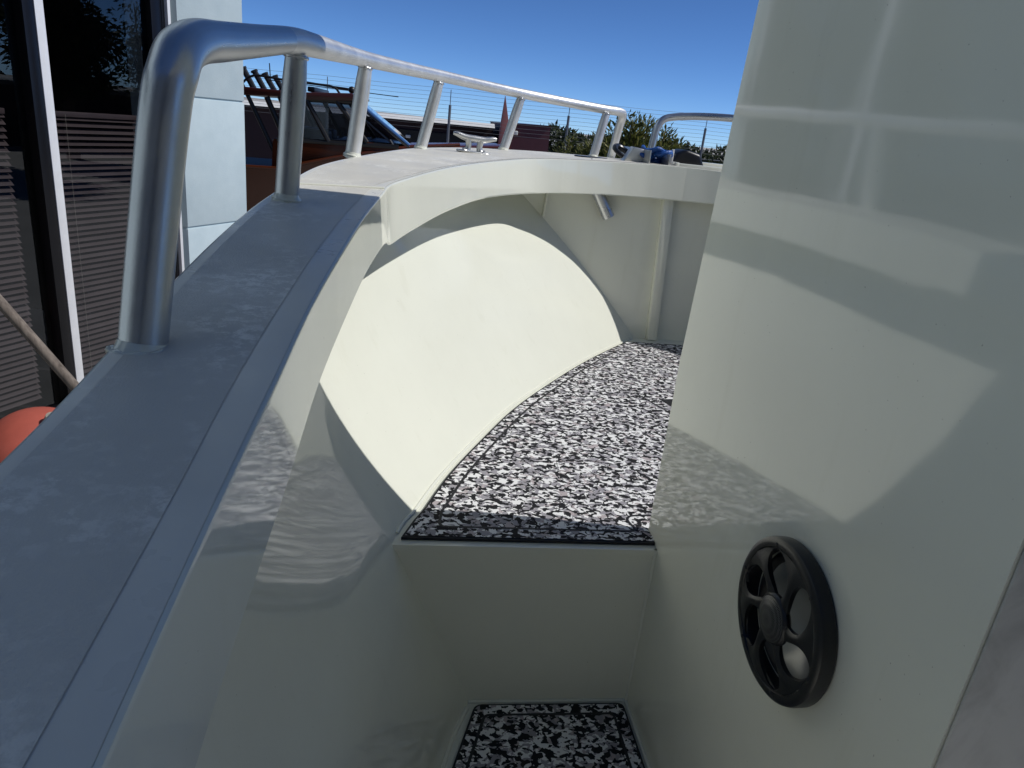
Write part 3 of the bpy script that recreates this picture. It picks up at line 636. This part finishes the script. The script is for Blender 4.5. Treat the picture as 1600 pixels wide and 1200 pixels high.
for nm, vf, mt_ in (('frame', join(box((-4.4, OY+.5, -2.35), (2.5, OY+.6, -2.22)), box((-4.4, OY+1.5, -2.35), (2.5, OY+1.6, -2.22))), 'black_metal'),
                    ('wheel', xf(lathe([(.18, -.09), (.31, -.09), (.33, -.06), (.33, .06), (.31, .09), (.18, .09)], 24), Matrix.Translation((-2.6, OY+.1, GROUND+.33)) @ Matrix.Rotation(R(90), 4, 'X')), 'black_plastic'),
                    ('wheel', xf(lathe([(.18, -.09), (.31, -.09), (.33, -.06), (.33, .06), (.31, .09), (.18, .09)], 24), Matrix.Translation((-2.6, OY+2.0, GROUND+.33)) @ Matrix.Rotation(R(90), 4, 'X')), 'black_plastic')):
    o = obj(nm, vf, mt_, tr_); o.matrix_parent_inverse = tri

# ------------------------------------------------------------------ maroon building across the yard, red fin, right-hand block
mb = tag(empty('maroon_building', (-4, 24, GROUND)), 'long low dark maroon building with a pale roof fascia behind the rail', 'building'); mbi = Matrix.Translation(mb.location).inverted()
def mo(name, vf, mat, par=mb, inv=mbi):
    o = obj(name, vf, mat, par); o.matrix_parent_inverse = inv; return o
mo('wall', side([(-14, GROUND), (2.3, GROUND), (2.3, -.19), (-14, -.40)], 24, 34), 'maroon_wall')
mo('fascia', ([(-14, 23.75, -.41), (2.32, 23.75, -.185), (2.32, 24.0, -.06), (-14, 24.0, -.28), (2.32, 34, -.45), (-14, 34, -.70)], [(0, 1, 2, 3), (3, 2, 4, 5)]), 'white_trim')
mo('gutter', side([(-14, -.44), (2.32, -.215), (2.32, -.187), (-14, -.412)], 23.70, 23.80), 'black_metal')
mo('roller_door', side([(-.75, GROUND), (1.9, GROUND), (1.9, -.50), (-.75, -.52)], 23.93, 24.02), 'black_metal')
mo('wall_light', box((-.45, 23.8, -.75), (-.30, 24, -.66), .02), 'white_trim')
fin = tag(obj('sign_fin', side([(2.22, GROUND), (2.62, GROUND), (2.56, -.1), (2.36, .74), (2.30, .02)], 21.9, 22.02, .01), 'fin_red'), 'pointed faded red upright panel rising between the maroon walls', 'panel')
bb = tag(empty('maroon_shed', (3.2, 22, GROUND)), 'plain maroon block with flat roof right of the pointed red panel', 'building'); bbi = Matrix.Translation(bb.location).inverted()
mo('wall', side([(2.55, GROUND), (3.84, GROUND), (3.80, .03), (2.55, -.02)], 22.1, 28), 'maroon_pale', bb, bbi)
mo('cap', side([(2.53, -.02), (3.82, .03), (3.82, .065), (2.53, .015)], 22.06, 28), 'maroon_roof', bb, bbi)
mo('wall_light', box((2.72, 22.0, -.30), (2.84, 22.1, -.18), .02), 'white_trim', bb, bbi)
lg = tag(empty('grey_building', (5.5, 40, GROUND)), 'low grey building far behind the bushes', 'building'); lgi = Matrix.Translation(lg.location).inverted()
mo('wall', side([(4.5, GROUND), (16, GROUND), (16, -.85), (4.5, -.85)], 40, 50), 'grey_wall', lg, lgi)
mo('roof', side([(4.4, -.85), (16.1, -.85), (16.1, -.72), (4.4, -.72)], 39.8, 50), 'white_trim', lg, lgi)
# ------------------------------------------------------------------ security fence with electric wires
fe = tag(empty('security_fence', (4, 20, GROUND)), 'tall security fence with many horizontal electric wires on steel posts', 'fence'); fei = Matrix.Translation(fe.location).inverted()
FY = 20.0
for x in (-2.4, .73, 3.9, 7.75, 11):
    o = mo('post', join(bar((x, FY, GROUND), (x, FY, .28+.02*x), .035), bar((x, FY, .28+.02*x), (x, FY, .66+.01*x), .010)), 'grey_wall' if False else 'wire', fe, fei)
ws = []
for k in range(11):
    z = -.30+.10*k; ws.append(tube([(x, FY-.02, z+.012*(x-1)-.02*math.sin(math.pi*((x+2.4) % 3.3)/3.3)) for x in lin(-8, 13, 40)], .0036, 5))
mo('wires', join(*ws), 'wire', fe, fei)
mo('rail', tube([(4.4, FY, -.42), (13, FY, -.30)], .014, 6), 'wire', fe, fei)
lp = tag(empty('rod_post', (10.2, 21, GROUND)), 'thin slanted rod on an added pole, just showing past the cabin edge against the sky', 'lamp post'); lpi = Matrix.Translation(lp.location).inverted()  # thin rod of unclear use; distant pole added so no shadow falls aboard
mo('pole', bar((10.2, 21, GROUND), (10.2, 21, 1.3), .06), 'black_metal', lp, lpi)
mo('arm', join(bar((10.2, 21, 1.28), (8.72, 20.2, 2.70), .03)), 'black_metal', lp, lpi)
# ------------------------------------------------------------------ vegetation
def leaf(V, Fc, p, d, ln, wd, rnd):
    d = d.normalized(); u = d.orthogonal().normalized(); u = (Matrix.Rotation(rnd.uniform(0, 6.28), 3, d) @ u)
    k = len(V); nrm = d.cross(u)*ln*.12
    V += [tuple(p), tuple(p+d*ln*.45+u*wd/2+nrm), tuple(p+d*ln), tuple(p+d*ln*.45-u*wd/2+nrm)]; Fc.append((k, k+1, k+2, k+3))
def bush(name, label, base, h, spread, nstem, leaves, ln, seed, mat, cat_='bush', group=None, up=.75):
    rnd = random.Random(seed); b0 = Vector(base); root = tag(empty(name, base), label, cat_, group); inv = Matrix.Translation(b0).inverted()
    V, Fc, st = [], [], []
    for i in range(nstem):
        a_ = rnd.uniform(0, 6.283); rr_ = spread*math.sqrt(rnd.random()); hh = h*(1-.34*(rr_/spread)**2)*rnd.uniform(.70, 1.02)
        tip = b0+Vector((rr_*math.cos(a_), rr_*math.sin(a_), hh)); mid = b0+Vector((rr_*.55*math.cos(a_), rr_*.55*math.sin(a_), hh*.5))
        pts = cat([b0+Vector((rnd.uniform(-.05, .05), rnd.uniform(-.05, .05), 0)), mid+Vector((rnd.uniform(-.1, .1), rnd.uniform(-.1, .1), 0)), tip], 6)
        pts = [Vector(p) for p in pts]; st.append(tube(pts, [.022*(1-.85*k/len(pts)) for k in range(len(pts))], 5, False))
        for k in range(leaves):
            s = rnd.uniform(.3, 1)**.8*(len(pts)-1); j = min(int(s), len(pts)-2); p = pts[j].lerp(pts[j+1], s-j)
            sd = Vector((rnd.gauss(0, 1), rnd.gauss(0, 1), rnd.gauss(0, .6))).normalized()
            off = sd*abs(rnd.gauss(0, .19))*(spread*.8+.2)*(1.1-.7*s/(len(pts)-1))
            d_ = (pts[j+1]-pts[j]).normalized()*up+sd*.8
            leaf(V, Fc, p+off, d_, ln*rnd.uniform(.6, 1.3), ln*.26*rnd.uniform(.7, 1.3), rnd)
    o = obj('trunk', join(*st), 'bark', root); o.matrix_parent_inverse = inv
    o = obj('crown', (V, Fc), mat, root, None); o.matrix_parent_inverse = inv
bush('bush', 'large olive green bush with upright wispy shoots behind the bow rail end', (3.62, 12.2, GROUND), 3.06, 1.18, 360, 260, .11, 3, 'olive', group='bushes in front of the wire fence')
bush('bush', 'small loose green shrub left of the large olive bush, by the maroon block', (2.62, 13.2, GROUND), 2.86, .36, 40, 150, .10, 4, 'olive', group='bushes in front of the wire fence')
bush('bush', 'low dark green shrub right of the large olive bush, before the wire fence', (5.35, 13.0, GROUND), 2.58, .85, 90, 150, .11, 5, 'dark_leaf', group='bushes in front of the wire fence')
rnd = random.Random(21); V, Fc = [], []
for k in range(24000):
    x = rnd.uniform(-2, 34); top = -.12+.13*math.sin(x*1.3)+.10*math.sin(x*3.1+1)+.5*min(0, x-6)*.2; z = GROUND+(top-GROUND)*rnd.random()**.6
    leaf(V, Fc, Vector((x, 34+rnd.uniform(-.9, .9), z)), Vector((rnd.gauss(0, 1), rnd.gauss(0, 1), rnd.gauss(.5, 1))), .34*rnd.uniform(.5, 1.2), .12, rnd)
tag(obj('hedge', (V, Fc), 'dark_leaf', None, None), kind='stuff')
# trees and sheds on the starboard side (they show in the windows); unseen building added astern to darken the cockpit
def tree(name, label, base, h, cr, seed, ncl=90, nl=150, ln=.30):
    rnd = random.Random(seed); b0 = Vector(base); root = tag(empty(name, base), label, 'tree', 'trees along the far side of the yard'); inv = Matrix.Translation(b0).inverted()
    tp = [b0, b0+Vector((.1, .05, h*.25)), b0+Vector((-.1, .1, h*.5)), b0+Vector((.1, 0, h*.8))]; tk = [tube(cat(tp, 5), [.22*(1-.045*k) for k in range(16)], 10, False)]
    V, Fc = [], []
    for i in range(ncl):
        a_ = rnd.uniform(0, 6.28); q = rnd.random()**.5; zz = rnd.uniform(.32, 1.0)
        env = math.sin(math.pi*min(1, (zz-.25)/.8))**.7
        c_ = b0+Vector((cr*q*env*math.cos(a_), cr*q*env*math.sin(a_), h*zz)); start = b0+Vector((0, 0, h*(.22+.5*(zz-.3))))
        if i % 2 == 0: tk.append(tube(cat([start, start.lerp(c_, .55)+Vector((0, 0, .2)), c_], 4), [.06*(1-.1*k) for k in range(9)], 5, False))
        rc = rnd.uniform(.35, .75)
        for k in range(nl):
            d_ = Vector((rnd.gauss(0, 1), rnd.gauss(0, 1), rnd.gauss(0, .7))); leaf(V, Fc, c_+d_*rc*.5, d_+Vector((0, 0, -.5)), ln*rnd.uniform(.6, 1.2), ln*.35, rnd)
    o = obj('trunk', join(*tk), 'bark', root); o.matrix_parent_inverse = inv
    o = obj('crown', (V, Fc), 'dark_leaf', root, None); o.matrix_parent_inverse = inv
tree('gum_tree', 'tall dark tree on the starboard side of the yard', (20, 12.0, GROUND), 7.2, 1.5, 11)
tree('gum_tree', 'second dark tree on the starboard side of the yard', (18, 8.0, GROUND), 7.5, 1.9, 12)
tree('gum_tree', 'dark tree furthest along the starboard side of the yard', (21.5, 14.9, GROUND), 5.4, .7, 13, 26, 70, .22)
sh = tag(empty('shade_building', (2, -7, GROUND)), 'unseen building added behind the photographer to darken the cockpit', 'building'); shi = Matrix.Translation(sh.location).inverted()  # added out of view to cut the sky light on the riser
mo('wall', box((-12, -9, GROUND), (9, -5.5, 4.2)), 'grey_wall', sh, shi)
mo('door', box((-2, -5.5, GROUND), (3, -5.45, 1.8)), 'cab_dark', sh, shi)
sb = tag(empty('brown_shed', (24, 6, GROUND)), 'long dark shed beyond the starboard trees', 'building'); sbi = Matrix.Translation(sb.location).inverted()
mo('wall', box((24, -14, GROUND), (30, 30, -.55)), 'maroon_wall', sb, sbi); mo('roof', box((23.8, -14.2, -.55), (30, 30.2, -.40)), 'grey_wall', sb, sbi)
